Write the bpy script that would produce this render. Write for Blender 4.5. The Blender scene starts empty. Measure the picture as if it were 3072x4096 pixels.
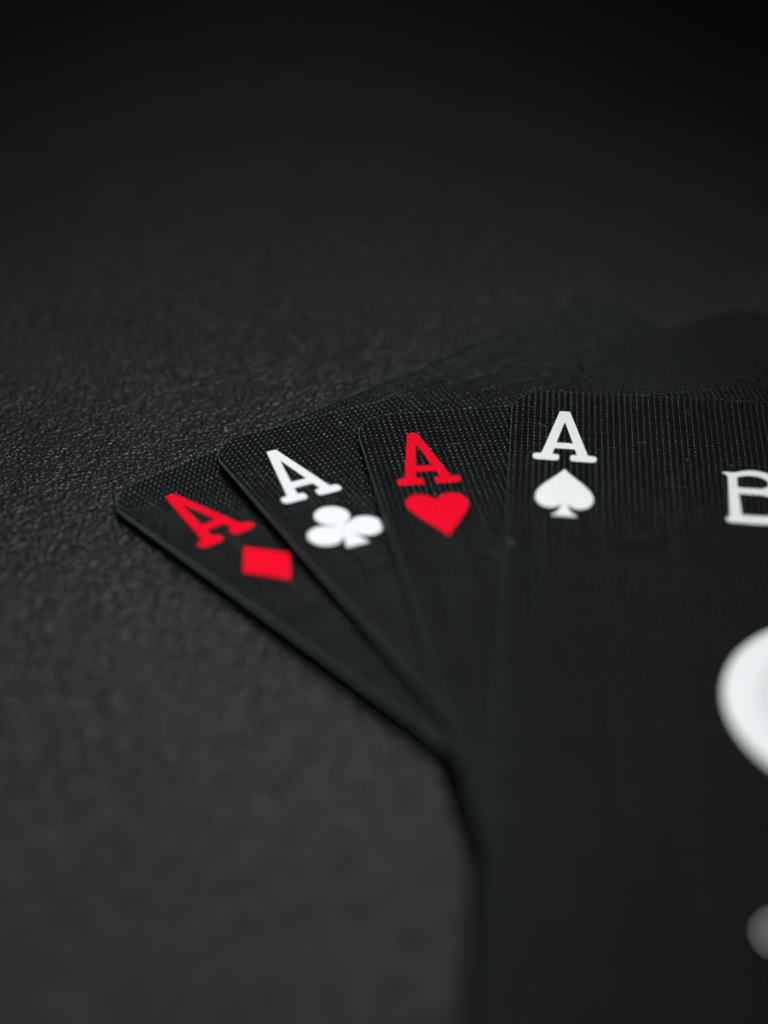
import bpy, bmesh, math, random
from mathutils import Vector
from mathutils.geometry import tessellate_polygon

random.seed(7)
MM = 0.001
scene = bpy.context.scene
col = scene.collection

# ------------------------------------------------------------------ camera
CAM_Y = -0.155
cam_data = bpy.data.cameras.new('camera')
cam = bpy.data.objects.new('camera', cam_data)
col.objects.link(cam)
cam.location = (0.0, CAM_Y, 0.09895)
cam.rotation_euler = (math.radians(90 - 33.39), 0, 0)
cam_data.sensor_fit = 'VERTICAL'
cam_data.sensor_height = 36.0
cam_data.lens = 70.31
cam_data.clip_start = 0.005
cam_data.clip_end = 20.0
cam_data.dof.use_dof = True
cam_data.dof.focus_distance = 0.1878
cam_data.dof.aperture_fstop = 9.0
cam_data.dof.aperture_blades = 0
scene.camera = cam

# ------------------------------------------------------------------ light
world = bpy.data.worlds.new('World')
scene.world = world
world.use_nodes = True
bg = world.node_tree.nodes['Background']
bg.inputs['Color'].default_value = (0.80, 0.95, 1.0, 1)
bg.inputs['Strength'].default_value = 0.012


def aim(o, target):
    o.rotation_euler = (Vector(target) - o.location).to_track_quat('-Z', 'Y').to_euler()


def spot(name, loc, target, power, cone, blend, radius, color=(1, 1, 1)):
    d = bpy.data.lights.new(name, 'SPOT')
    d.energy = power
    d.color = color
    d.spot_size = math.radians(cone)
    d.spot_blend = blend
    d.shadow_soft_size = radius
    o = bpy.data.objects.new(name, d)
    col.objects.link(o)
    o.location = loc
    aim(o, target)
    return o


spot('key_light', (0.17, -0.12, 0.41), (-0.010, -0.026, 0.0), 14.6, 23.0, 1.0, 0.065, (0.965, 0.985, 1.0))  # unseen key light; its soft narrow cone stands in for lens vignetting
spot('side_fill_light', (-0.30, -0.16, 0.12), (0.0, -0.01, 0.0), 1.2, 30, 1.0, 0.06, (0.80, 1.0, 1.0))  # weak teal fill, added to brighten the left-facing card rims

spot('back_lamp_light', (-0.06, 0.55, 0.34), (0.002, -0.012, 0.0), 2.3, 10.5, 1.0, 0.07, (0.88, 1.0, 1.0))

scene.view_settings.view_transform = 'Standard'
scene.view_settings.look = 'None'
scene.view_settings.gamma = 1.0
scene.view_settings.exposure = 0.0
scene.view_settings.use_curve_mapping = False


# ------------------------------------------------------------------ node helpers
class NT:
    def __init__(self, name):
        self.m = bpy.data.materials.new(name)
        self.m.use_nodes = True
        self.t = self.m.node_tree
        self.t.nodes.clear()
        self.out = self.t.nodes.new('ShaderNodeOutputMaterial')
        self.p = self.t.nodes.new('ShaderNodeBsdfPrincipled')
        self.t.links.new(self.p.outputs[0], self.out.inputs['Surface'])
        self.coord = self.t.nodes.new('ShaderNodeTexCoord').outputs['Object']

    def set(self, sock, v):
        if isinstance(v, bpy.types.NodeSocket):
            self.t.links.new(v, sock)
        else:
            sock.default_value = v

    def math(self, op, a, b=None, c=None, clamp=False):
        n = self.t.nodes.new('ShaderNodeMath')
        n.operation = op
        n.use_clamp = clamp
        for i, v in enumerate((a, b, c)):
            if v is not None:
                self.set(n.inputs[i], v)
        return n.outputs[0]

    def mapping(self, scale, rot=0.0, loc=(0, 0, 0)):
        n = self.t.nodes.new('ShaderNodeMapping')
        self.t.links.new(self.coord, n.inputs['Vector'])
        n.inputs['Scale'].default_value = scale
        n.inputs['Rotation'].default_value = (0, 0, rot)
        n.inputs['Location'].default_value = loc
        return n.outputs[0]

    def noise(self, vec, scale, detail=2.0, rough=0.5, dist=0.0):
        n = self.t.nodes.new('ShaderNodeTexNoise')
        self.t.links.new(vec, n.inputs['Vector'])
        n.inputs['Scale'].default_value = scale
        n.inputs['Detail'].default_value = detail
        n.inputs['Roughness'].default_value = rough
        n.inputs['Distortion'].default_value = dist
        return n.outputs['Fac']

    def voronoi(self, vec, scale, feature='SMOOTH_F1', smooth=0.5, rnd=1.0):
        n = self.t.nodes.new('ShaderNodeTexVoronoi')
        n.feature = feature
        self.t.links.new(vec, n.inputs['Vector'])
        n.inputs['Scale'].default_value = scale
        n.inputs['Randomness'].default_value = rnd
        if feature == 'SMOOTH_F1':
            n.inputs['Smoothness'].default_value = smooth
        return n.outputs['Distance']

    def ramp(self, fac, stops):
        n = self.t.nodes.new('ShaderNodeValToRGB')
        self.t.links.new(fac, n.inputs[0])
        e = n.color_ramp.elements
        while len(e) < len(stops):
            e.new(0.5)
        for el, (pos, c) in zip(e, stops):
            el.position = pos
            el.color = (*c, 1) if len(c) == 3 else c
        return n.outputs['Color']

    def range(self, v, a, b, c, d):
        n = self.t.nodes.new('ShaderNodeMapRange')
        self.t.links.new(v, n.inputs['Value'])
        for k, x in zip(('From Min', 'From Max', 'To Min', 'To Max'), (a, b, c, d)):
            n.inputs[k].default_value = x
        return n.outputs['Result']

    def smooth(self, v, a, b):
        n = self.t.nodes.new('ShaderNodeMapRange')
        n.interpolation_type = 'SMOOTHSTEP'
        self.t.links.new(v, n.inputs['Value'])
        n.inputs['From Min'].default_value = a
        n.inputs['From Max'].default_value = b
        return n.outputs['Result']

    def bump(self, height, dist, strength=1.0):
        n = self.t.nodes.new('ShaderNodeBump')
        n.inputs['Strength'].default_value = strength
        n.inputs['Distance'].default_value = dist
        self.t.links.new(height, n.inputs['Height'])
        self.t.links.new(n.outputs[0], self.p.inputs['Normal'])

    def xy(self, vec):
        n = self.t.nodes.new('ShaderNodeSeparateXYZ')
        self.t.links.new(vec, n.inputs[0])
        return n.outputs[0], n.outputs[1]


# ------------------------------------------------------------------ materials
def leather_material():
    k = NT('black_leatherette')
    v1 = k.mapping((1 / 0.48, 1 / 0.40, 0.0), rot=0.12)     # pebble cells, wider than deep (mm)
    warp = k.noise(k.mapping((1000, 1000, 0)), 0.35, 2.0)
    # metres -> millimetres
    s1 = k.t.nodes.new('ShaderNodeVectorMath'); s1.operation = 'SCALE'
    k.t.links.new(v1, s1.inputs[0]); s1.inputs['Scale'].default_value = 1000.0
    w1 = k.t.nodes.new('ShaderNodeVectorMath'); w1.operation = 'ADD'
    k.t.links.new(s1.outputs[0], w1.inputs[0])
    cmb = k.t.nodes.new('ShaderNodeCombineXYZ')
    k.t.links.new(k.math('MULTIPLY', warp, 0.9), cmb.inputs[0])
    k.t.links.new(k.math('MULTIPLY', k.noise(k.mapping((1000, 1000, 0), loc=(7, 3, 0)), 0.5, 2.0), 1.6), cmb.inputs[1])
    k.t.links.new(cmb.outputs[0], w1.inputs[1])
    cells = k.voronoi(w1.outputs[0], 1.0, 'SMOOTH_F1', 0.35)
    pebble = k.math('SUBTRACT', 1.0, k.math('MULTIPLY', cells, 1.3), clamp=True)
    fine = k.noise(k.mapping((1000, 1400, 0)), 2.6, 3.0, 0.6)
    broad = k.noise(k.mapping((1000, 1000, 0)), 0.12, 2.0)
    hgt = k.math('ADD', k.math('MULTIPLY', pebble, 1.0), k.math('MULTIPLY', fine, 0.55))
    hgt = k.math('ADD', hgt, k.math('MULTIPLY', broad, 0.9))
    k.bump(hgt, 0.25 * MM)
    tone = k.noise(k.mapping((1000, 1000, 0)), 0.02, 3.0)
    colr = k.ramp(tone, [(0.3, (0.0072, 0.0074, 0.0080)), (0.7, (0.0095, 0.0097, 0.0104))])
    k.t.links.new(colr, k.p.inputs['Base Color'])
    k.set(k.p.inputs['Roughness'], k.range(tone, 0.3, 0.7, 0.31, 0.37))
    k.p.inputs['Specular IOR Level'].default_value = 0.45
    return k.m


def linen(k, amount):
    """embossed linen finish of a plastic card, millimetre cells in card space"""
    v = k.mapping((1000, 1000, 0))
    jx = k.math('MULTIPLY', k.math('SUBTRACT', k.noise(v, 0.9, 2.0), 0.5), 0.10)
    jy = k.math('MULTIPLY', k.math('SUBTRACT', k.noise(k.mapping((1000, 1000, 0), loc=(5, 9, 0)), 0.9, 2.0), 0.5), 0.12)
    x, y = k.xy(v)
    sx = k.math('SINE', k.math('MULTIPLY', k.math('ADD', x, jx), math.pi / 0.57))
    sy = k.math('SINE', k.math('MULTIPLY', k.math('ADD', y, jy), math.pi / 0.62))
    px = k.math('POWER', k.math('ABSOLUTE', sx), 0.45)
    py = k.math('ABSOLUTE', sy)
    h = k.math('MULTIPLY', px, py)
    # thread to thread unevenness
    colv = k.noise(k.mapping((1000, 18, 0)), 1.1, 1.0)
    rowv = k.noise(k.mapping((18, 1000, 0)), 1.2, 1.0)
    amp = k.math('ADD', 0.35, k.math('MULTIPLY', k.math('ADD', colv, rowv), 0.65))
    h = k.math('MULTIPLY', h, amp)
    h = k.math('ADD', h, k.math('MULTIPLY', k.noise(v, 6.0, 3.0), 0.12))
    k.bump(h, amount)


def card_face_material():
    k = NT('black_card_linen')
    k.p.inputs['Base Color'].default_value = (0.0045, 0.0050, 0.0052, 1)
    sm = k.noise(k.mapping((1000, 1000, 0)), 0.06, 3.0, 0.6)
    k.set(k.p.inputs['Roughness'], k.range(sm, 0.3, 0.7, 0.15, 0.22))
    k.p.inputs['Specular IOR Level'].default_value = 0.36
    linen(k, 0.065 * MM)
    return k.m


def card_rim_material():
    k = NT('card_cut_edge')
    n = k.noise(k.mapping((1000, 1000, 1000)), 3.0, 3.0)
    k.t.links.new(k.ramp(n, [(0.3, (0.075, 0.09, 0.093)), (0.7, (0.12, 0.138, 0.142))]), k.p.inputs['Base Color'])
    k.p.inputs['Roughness'].default_value = 0.5
    return k.m


def ink_material(name, c1, c2, amount=0.02, spec=0.3):
    k = NT(name)
    n = k.noise(k.mapping((1000, 1000, 0)), 1.6, 3.0)
    k.t.links.new(k.ramp(n, [(0.3, c1), (0.7, c2)]), k.p.inputs['Base Color'])
    k.p.inputs['Roughness'].default_value = 0.5
    k.p.inputs['Specular IOR Level'].default_value = spec
    linen(k, amount * MM)
    return k.m


M_TABLE = leather_material()
M_FACE = card_face_material()
M_RIM = card_rim_material()
M_WHITE = ink_material('white_ink', (0.76, 0.77, 0.77), (0.80, 0.81, 0.81), 0.012)
M_RED = ink_material('red_ink', (0.74, 0.0, 0.014), (0.84, 0.0, 0.020), 0.05, 0.08)
M_GREY = ink_material('grey_ink', (0.30, 0.315, 0.32), (0.36, 0.375, 0.38), 0.008)
kd = NT('pale_dust'); kd.p.inputs['Base Color'].default_value = (0.4, 0.42, 0.42, 1); kd.p.inputs['Roughness'].default_value = 0.9
M_DUST = kd.m


# ------------------------------------------------------------------ generic helpers
def link(name, bm, mats, parent=None, smooth=True):
    me = bpy.data.meshes.new(name)
    bm.to_mesh(me)
    bm.free()
    for m in mats:
        me.materials.append(m)
    if smooth:
        for p in me.polygons:
            p.use_smooth = True
    o = bpy.data.objects.new(name, me)
    col.objects.link(o)
    if parent:
        o.parent = parent
    return o


def tag(o, label=None, cat=None, group=None, kind=None):
    for k, v in (('label', label), ('category', cat), ('group', group), ('kind', kind)):
        if v:
            o[k] = v


def dice(bm, x0, x1, y0, y1, step):
    """cut the flat sheet along a grid so that it can follow the bow of the card"""
    for axis, a, b in ((0, x0, x1), (1, y0, y1)):
        n = int((b - a) / step)
        for i in range(1, n + 1):
            c = a + (b - a) * i / (n + 1)
            co = Vector((c, 0, 0)) if axis == 0 else Vector((0, c, 0))
            no = Vector((1, 0, 0)) if axis == 0 else Vector((0, 1, 0))
            bmesh.ops.bisect_plane(bm, geom=bm.verts[:] + bm.edges[:] + bm.faces[:], dist=1e-7, plane_co=co, plane_no=no)


# ------------------------------------------------------------------ table
bm = bmesh.new()
bmesh.ops.create_cube(bm, size=1.0)
for v in bm.verts:
    v.co = Vector((v.co.x * 1.6, v.co.y * 1.6 + 0.3, v.co.z * 0.03 - 0.015))
table = link('table_top', bm, [M_TABLE], smooth=False)
tag(table, 'black grained leatherette table surface under the fanned cards', None, None, 'structure')

# ------------------------------------------------------------------ cards
CW, CH, CT, CR = 63.5, 88.9, 0.25, 4.0          # millimetres
# name, x, y (index baseline centre, mm from the camera's foot), rotation, base height, lift of the left edge
CARDS = {
    'diamond': dict(x=-13.537, y=146.05, zf=-0.02, a=40.30, base=0.12, lift=1.45, lam=26.0, sy=0.000),
    'club': dict(x=-6.273, y=151.37, zf=0.77, a=27.58, base=0.78, lift=1.50, lam=26.0, sy=0.002),
    'heart': dict(x=4.208, y=152.43, zf=1.49, a=9.66, base=1.34, lift=1.50, lam=26.0, sy=0.003),
    'spade': dict(x=16.580, y=155.87, zf=1.79, a=-4.60, base=1.80, lift=1.35, lam=26.0, sy=-0.001),
}
IX, IY = -26.70, 31.35                           # index baseline centre in card space


def surf(c):
    def z(x, y):
        d = x + CW / 2
        curl = 0.22 + 0.78 / (1 + math.exp(-(y + 22) / 8.0))
        curl *= 1.0 - 0.55 * min(1.0, max(0.0, (y - 2) / 42.0))     # the left edges rise towards the spread end of the fan
        return c['base'] + CT + c['lift'] * curl * math.exp(-max(d, 0) / c['lam']) + c['sy'] * (y - 30) + 0.10 * math.cos(y / 30.0) * math.exp(-d / 25)
    return z


def rounded_rect(w, h, r, n=10):
    pts = []
    for cx, cy, a0 in ((w / 2 - r, h / 2 - r, 0), (-w / 2 + r, h / 2 - r, 90), (-w / 2 + r, -h / 2 + r, 180), (w / 2 - r, -h / 2 + r, 270)):
        for i in range(n + 1):
            a = math.radians(a0 + 90 * i / n)
            pts.append((cx + r * math.cos(a), cy + r * math.sin(a)))
    return pts


def make_card(key, label):
    c = CARDS[key]
    z = surf(c)
    bm = bmesh.new()
    bm.faces.new([bm.verts.new((x, y, 0)) for x, y in rounded_rect(CW, CH, CR)])
    dice(bm, -CW / 2, CW / 2, -CH / 2, CH / 2, 2.4)
    for v in bm.verts:
        v.co = Vector((v.co.x * MM, v.co.y * MM, z(v.co.x, v.co.y) * MM))
    o = link('playing_card', bm, [M_FACE, M_RIM])
    s = o.modifiers.new('thickness', 'SOLIDIFY')
    s.thickness = CT * MM
    s.offset = -1
    s.use_even_offset = True
    s.material_offset_rim = 1
    b = o.modifiers.new('soft_edge', 'BEVEL')
    b.width = 0.05 * MM
    b.segments = 3
    b.material = 1
    b.limit_method = 'ANGLE'
    b.angle_limit = math.radians(50)
    wn = o.modifiers.new('even_shading', 'WEIGHTED_NORMAL')
    wn.weight = 100
    wn.mode = 'FACE_AREA'
    a = math.radians(c['a'])
    ox, oy = -IX, -IY
    k = (98.95 - z(IX, IY)) / (98.95 - c['zf'])      # the fitted spot, carried along its sight line to the card's height
    c['x'] *= k
    c['y'] *= k
    o.location = ((c['x'] + math.cos(a) * ox - math.sin(a) * oy) * MM,
                  CAM_Y + (c['y'] + math.sin(a) * ox + math.cos(a) * oy) * MM, 0)
    o.rotation_euler = (0, 0, a)
    tag(o, label, 'playing card', 'fanned aces')
    return o, z


def printed(name, loops, card, z, mat, dx=0.0, dy=0.0, up=0.012, label=None, step=1.2):
    """flat print: loops[0] is the outline, the rest are holes; card millimetres"""
    loops = [[(x + dx, y + dy) for x, y in lp] for lp in loops]
    flat = [p for lp in loops for p in lp]
    tris = tessellate_polygon([[Vector((x, y, 0)) for x, y in lp] for lp in loops])
    bm = bmesh.new()
    vs = [bm.verts.new((x, y, 0)) for x, y in flat]
    for t in tris:
        try:
            bm.faces.new([vs[i] for i in t])
        except ValueError:
            pass
    xs = [p[0] for p in flat]; ys = [p[1] for p in flat]
    dice(bm, min(xs), max(xs), min(ys), max(ys), step)
    bmesh.ops.recalc_face_normals(bm, faces=bm.faces)
    bm.normal_update()
    for f in bm.faces:
        if f.normal.z < 0:
            f.normal_flip()
    for v in bm.verts:
        v.co = Vector((v.co.x * MM, v.co.y * MM, (z(v.co.x, v.co.y) + up) * MM))
    o = link(name, bm, [mat], card)
    if label:
        o['label'] = label
    return o


def bez(p0, p1, p2, p3, n=10):
    out = []
    for i in range(n):
        t = i / n
        u = 1 - t
        out.append((u**3 * p0[0] + 3 * u * u * t * p1[0] + 3 * u * t * t * p2[0] + t**3 * p3[0],
                    u**3 * p0[1] + 3 * u * u * t * p1[1] + 3 * u * t * t * p2[1] + t**3 * p3[1]))
    return out


def path(start, *segs, n=10):
    """segs: a point (line) or three points (cubic)"""
    pts = []
    cur = start
    for s in segs:
        if isinstance(s[0], (int, float)):
            pts.append(cur)
            cur = s
        else:
            pts += bez(cur, *s, n=n)
            cur = s[2]
    if (abs(cur[0] - start[0]) + abs(cur[1] - start[1])) > 1e-6:
        pts.append(cur)
    return pts


def soften(loop, r, n=4, only=None):
    """round the corners of a straight-sided loop"""
    out = []
    m = len(loop)
    for i, p in enumerate(loop):
        a, b = loop[i - 1], loop[(i + 1) % m]
        P, A, B = Vector(p), Vector(a), Vector(b)
        rr = r if only is None else only.get(i, r)
        d1 = (A - P); d2 = (B - P)
        ra = min(rr, d1.length * 0.48); rb = min(rr, d2.length * 0.48)
        q1 = P + d1.normalized() * ra; q2 = P + d2.normalized() * rb
        for k in range(n + 1):
            t = k / n
            q = q1 * (1 - t) ** 2 + P * 2 * t * (1 - t) + q2 * t * t
            out.append((q.x, q.y))
    return out


def mirror_loop(half):
    """half: points of the right side from top to bottom; closes on the left"""
    return half + [(-x, y) for x, y in reversed(half) if abs(x) > 1e-9]


def letter_A():
    right = [(0.50, 9.26), (2.20, 1.12), (3.02, 1.10), (3.02, 0.0), (0.52, 0.0), (0.52, 1.10), (1.17, 1.12), (0.96, 2.20)]
    left = [(-x, y) for x, y in reversed(right)]
    loop = soften(right + left, 0.10, 3, {0: 0.14, 15: 0.14, 2: 0.52, 3: 0.52, 4: 0.45, 5: 0.45, 10: 0.45, 11: 0.45, 12: 0.52, 13: 0.52, 1: 0.25, 14: 0.25})
    hole = soften([(0.0, 7.25), (0.79, 3.26), (-0.79, 3.26)], 0.10, 3)
    return [[(x * 0.965, 4.63 + (y - 4.63) * 0.985) for x, y in lp] for lp in (loop, hole)]


def pip_diamond():
    return [soften([(0, -1.75), (2.62, -5.15), (0, -8.72), (-2.62, -5.15)], 0.20, 3)]


def pip_heart():
    h = path((0, -2.45),
             ((0.35, -1.75), (0.95, -1.25), (1.65, -1.25)),
             ((2.55, -1.25), (3.06, -2.05), (3.06, -3.05)),
             ((3.06, -4.55), (1.35, -6.50), (0.10, -8.75)), n=12)
    h.append((0, -8.80))
    return [mirror_loop(h)]


def pip_spade():
    h = path((0.06, -1.32),
             ((0.70, -2.75), (2.66, -4.45), (2.66, -6.30)),
             ((2.66, -7.45), (2.05, -8.15), (1.35, -8.15)),
             ((0.85, -8.15), (0.50, -7.85), (0.30, -7.30)),
             ((0.32, -8.20), (0.62, -8.95), (1.15, -9.35)),
             (1.12, -9.48), n=12)
    return [mirror_loop(h)]


def ellipse(cx, cy, rx, ry, n=36):
    return [(cx + rx * math.cos(2 * math.pi * i / n), cy + ry * math.sin(2 * math.pi * i / n)) for i in range(n)]


def pip_club():
    """three lobes, waist and flared foot walked as one outline by radial search from the centre"""
    cx, cy = 0.0, -5.45
    stem = [(-0.42, cy), (0.42, cy), (0.46, -7.0), (0.62, -7.9), (1.15, -8.72), (1.12, -8.92), (-1.12, -8.92), (-1.15, -8.72), (-0.62, -7.9), (-0.46, -7.0)]

    def inside(x, y):
        for ex, ey, rx, ry in ((0, -3.42, 1.68, 1.72), (-2.10, -6.28, 1.66, 1.70), (2.10, -6.28, 1.66, 1.70)):
            if ((x - ex) / rx) ** 2 + ((y - ey) / ry) ** 2 <= 1:
                return True
        ok = False
        j = len(stem) - 1
        for i in range(len(stem)):
            xi, yi = stem[i]; xj, yj = stem[j]
            if (yi > y) != (yj > y) and x < (xj - xi) * (y - yi) / (yj - yi) + xi:
                ok = not ok
            j = i
        return ok
    out = []
    for i in range(260):
        a = 2 * math.pi * i / 260 + 0.001
        dx, dy = math.cos(a), math.sin(a)
        r = 5.0
        while r > 0.25 and not inside(cx + dx * r, cy + dy * r):
            r -= 0.02
        out.append((cx + dx * r, cy + dy * r))
    return [out]


def letter_B():
    """roman B of the title on the ace of spades, card millimetres"""
    outer = path((-12.38, 30.42),
                 (-11.55, 30.40),
                 ((-11.0, 30.45), (-10.6, 30.92), (-9.80, 30.92)),
                 ((-8.60, 30.92), (-7.55, 30.10), (-7.55, 28.90)),
                 ((-7.55, 28.10), (-7.95, 27.55), (-8.55, 27.25)),
                 ((-7.40, 26.95), (-6.75, 26.00), (-6.75, 24.80)),
                 ((-6.75, 23.10), (-8.00, 21.98), (-9.60, 21.98)),
                 (-12.30, 22.08),
                 ((-12.50, 22.15), (-12.65, 22.40), (-12.60, 22.62)),
                 ((-12.50, 22.85), (-12.35, 22.95), (-12.24, 23.15)),
                 (-12.02, 29.50),
                 ((-12.05, 29.90), (-12.25, 30.05), (-12.45, 30.22)), n=8)
    upper = path((-11.22, 29.58),
                 ((-10.8, 29.85), (-10.4, 29.98), (-9.90, 29.98)),
                 ((-9.00, 29.98), (-8.45, 29.40), (-8.45, 28.78)),
                 ((-8.45, 28.20), (-8.80, 27.86), (-9.40, 27.84)),
                 (-11.24, 27.86), n=8)
    lower = path((-11.22, 26.82),
                 (-9.40, 26.80),
                 ((-8.30, 26.75), (-7.75, 26.00), (-7.75, 25.00)),
                 ((-7.75, 24.00), (-8.50, 23.30), (-9.50, 23.30)),
                 (-11.20, 23.32), n=8)
    return [outer, upper, lower]


roots = {}
for key, pip, ink, ink_label, label in (
        ('diamond', pip_diamond, M_RED, 'red', 'black ace of diamonds at the left end, bottom of the fan on the leatherette'),
        ('club', pip_club, M_WHITE, 'white', 'black ace of clubs with white index, between the two red aces'),
        ('heart', pip_heart, M_RED, 'red', 'black ace of hearts with red index, partly under the ace of spades'),
        ('spade', pip_spade, M_WHITE, 'white', 'black ace of spades with white index, letter B and disc, on top of the fan')):
    card, z = make_card(key, label)
    roots[key] = (card, z)
    printed('index_letter', letter_A(), card, z, ink, IX, IY, label='%s serif letter A in the card corner' % ink_label)
    shrink = {'heart': 0.90, 'spade': 0.965, 'club': 0.94, 'diamond': 0.95}[key]
    shape = [[(px * shrink, -5.2 + (py + 5.2) * shrink) for px, py in lp] for lp in pip()]
    printed('suit_pip', shape, card, z, ink, IX, IY, label='%s %s sign under the letter A' % (ink_label, key))

# title letter, disc emblem and lower mark of the ace of spades
card, z = roots['spade']
printed('title_letter', letter_B(), card, z, M_WHITE, 0.0, 0.75, label='white roman capital B near the card top')
EX, EY, ER = -2.8, -1.9, 11.6
disc = printed('disc_emblem', [ellipse(EX, EY, ER, ER, 96)], card, z, M_WHITE, label='large round white emblem in the card middle', step=2.0)


def ring(r0, r1, n=96):
    return [ellipse(EX, EY, r1, r1, n), list(reversed(ellipse(EX, EY, r0, r0, n)))]


printed('engraved_ring', ring(ER - 2.95, ER - 2.80), card, z, M_GREY, up=0.018).parent = disc
bm = bmesh.new()
for k, (rr, cnt) in enumerate(((ER - 3.6, 36), (ER - 4.7, 32), (ER - 5.8, 28), (ER - 6.9, 24))):
    for i in range(cnt):
        a = 2 * math.pi * (i + 0.5 * k) / cnt
        x, y = EX + rr * math.cos(a), EY + rr * math.sin(a)
        r = 0.30
        vs = [bm.verts.new(((x + r * math.cos(t)) * MM, (y + r * math.sin(t)) * MM, (z(x, y) + 0.018) * MM)) for t in [math.pi * j / 3 for j in range(6)]]
        bm.faces.new(vs)
dots = link('engraved_dots', bm, [M_GREY], disc)
dots['kind'] = 'stuff'
# rounded stroke at the lower end of the card
arc_o = [(-11.6 + 1.75 * math.cos(math.radians(a)), -26.4 + 1.55 * math.sin(math.radians(a))) for a in range(40, 321, 10)]
arc_i = [(-11.6 + 1.50 * math.cos(math.radians(a)), -26.4 + 1.30 * math.sin(math.radians(a))) for a in range(320, 39, -10)]
printed('lower_mark', [arc_o + arc_i], card, z, M_WHITE, label='blurred pale curved mark at the right picture edge')

# ------------------------------------------------------------------ dust
def on_card(key, x, y, up):
    card, z = roots[key]
    a = card.rotation_euler.z
    return Vector((card.location.x + (math.cos(a) * x - math.sin(a) * y) * MM,
                   card.location.y + (math.sin(a) * x + math.cos(a) * y) * MM, (z(x, y) + up) * MM))


bm = bmesh.new()
specks = [('club', -18.6, 42.4, 0.11), ('club', -21.0, 41.0, 0.05), ('spade', -31.2, 17.2, 0.13), ('spade', -31.3, 37.2, 0.06)]
for key, n in (('spade', 16), ('heart', 8), ('club', 7), ('diamond', 3)):
    for i in range(n):
        specks.append((key, random.uniform(-31, -6 if key == 'spade' else -18), random.uniform(22, 44), random.choice((0.02, 0.025, 0.03, 0.05))))
for key, x, y, s in specks:
    p = on_card(key, x, y, 0.03)
    r = bmesh.ops.create_icosphere(bm, subdivisions=1, radius=s * MM)
    ang = random.uniform(0, 6.28)
    st = random.uniform(0.8, 1.8)
    for v in r['verts']:
        q = Vector((v.co.x * st, v.co.y * random.uniform(0.7, 1.2), v.co.z * 0.6))
        v.co = p + Vector((q.x * math.cos(ang) - q.y * math.sin(ang), q.x * math.sin(ang) + q.y * math.cos(ang), q.z))
# short lint fibres
for key, n in (('spade', 7), ('heart', 3), ('club', 4)):
    for i in range(n):
        x, y = random.uniform(-30, -8 if key == 'spade' else -20), random.uniform(26, 43)
        ang, bend, ln = random.uniform(0, 6.28), random.uniform(-1.6, 1.6), random.uniform(0.5, 1.3)
        prev = None
        for j in range(7):
            q = on_card(key, x, y, 0.035)
            off = Vector((-math.sin(ang), math.cos(ang), 0)) * 0.007 * MM
            cur = [bm.verts.new(q + off), bm.verts.new(q - off), bm.verts.new(q + Vector((0, 0, 0.012 * MM)))]
            if prev:
                for k in range(3):
                    bm.faces.new((prev[k], prev[(k + 1) % 3], cur[(k + 1) % 3], cur[k]))
            prev = cur
            x += math.cos(ang) * ln / 6
            y += math.sin(ang) * ln / 6
            ang += bend / 6
dust = link('dust', bm, [M_DUST])
tag(dust, 'tiny pale dust specks scattered on the card tops', 'dust', None, 'stuff')
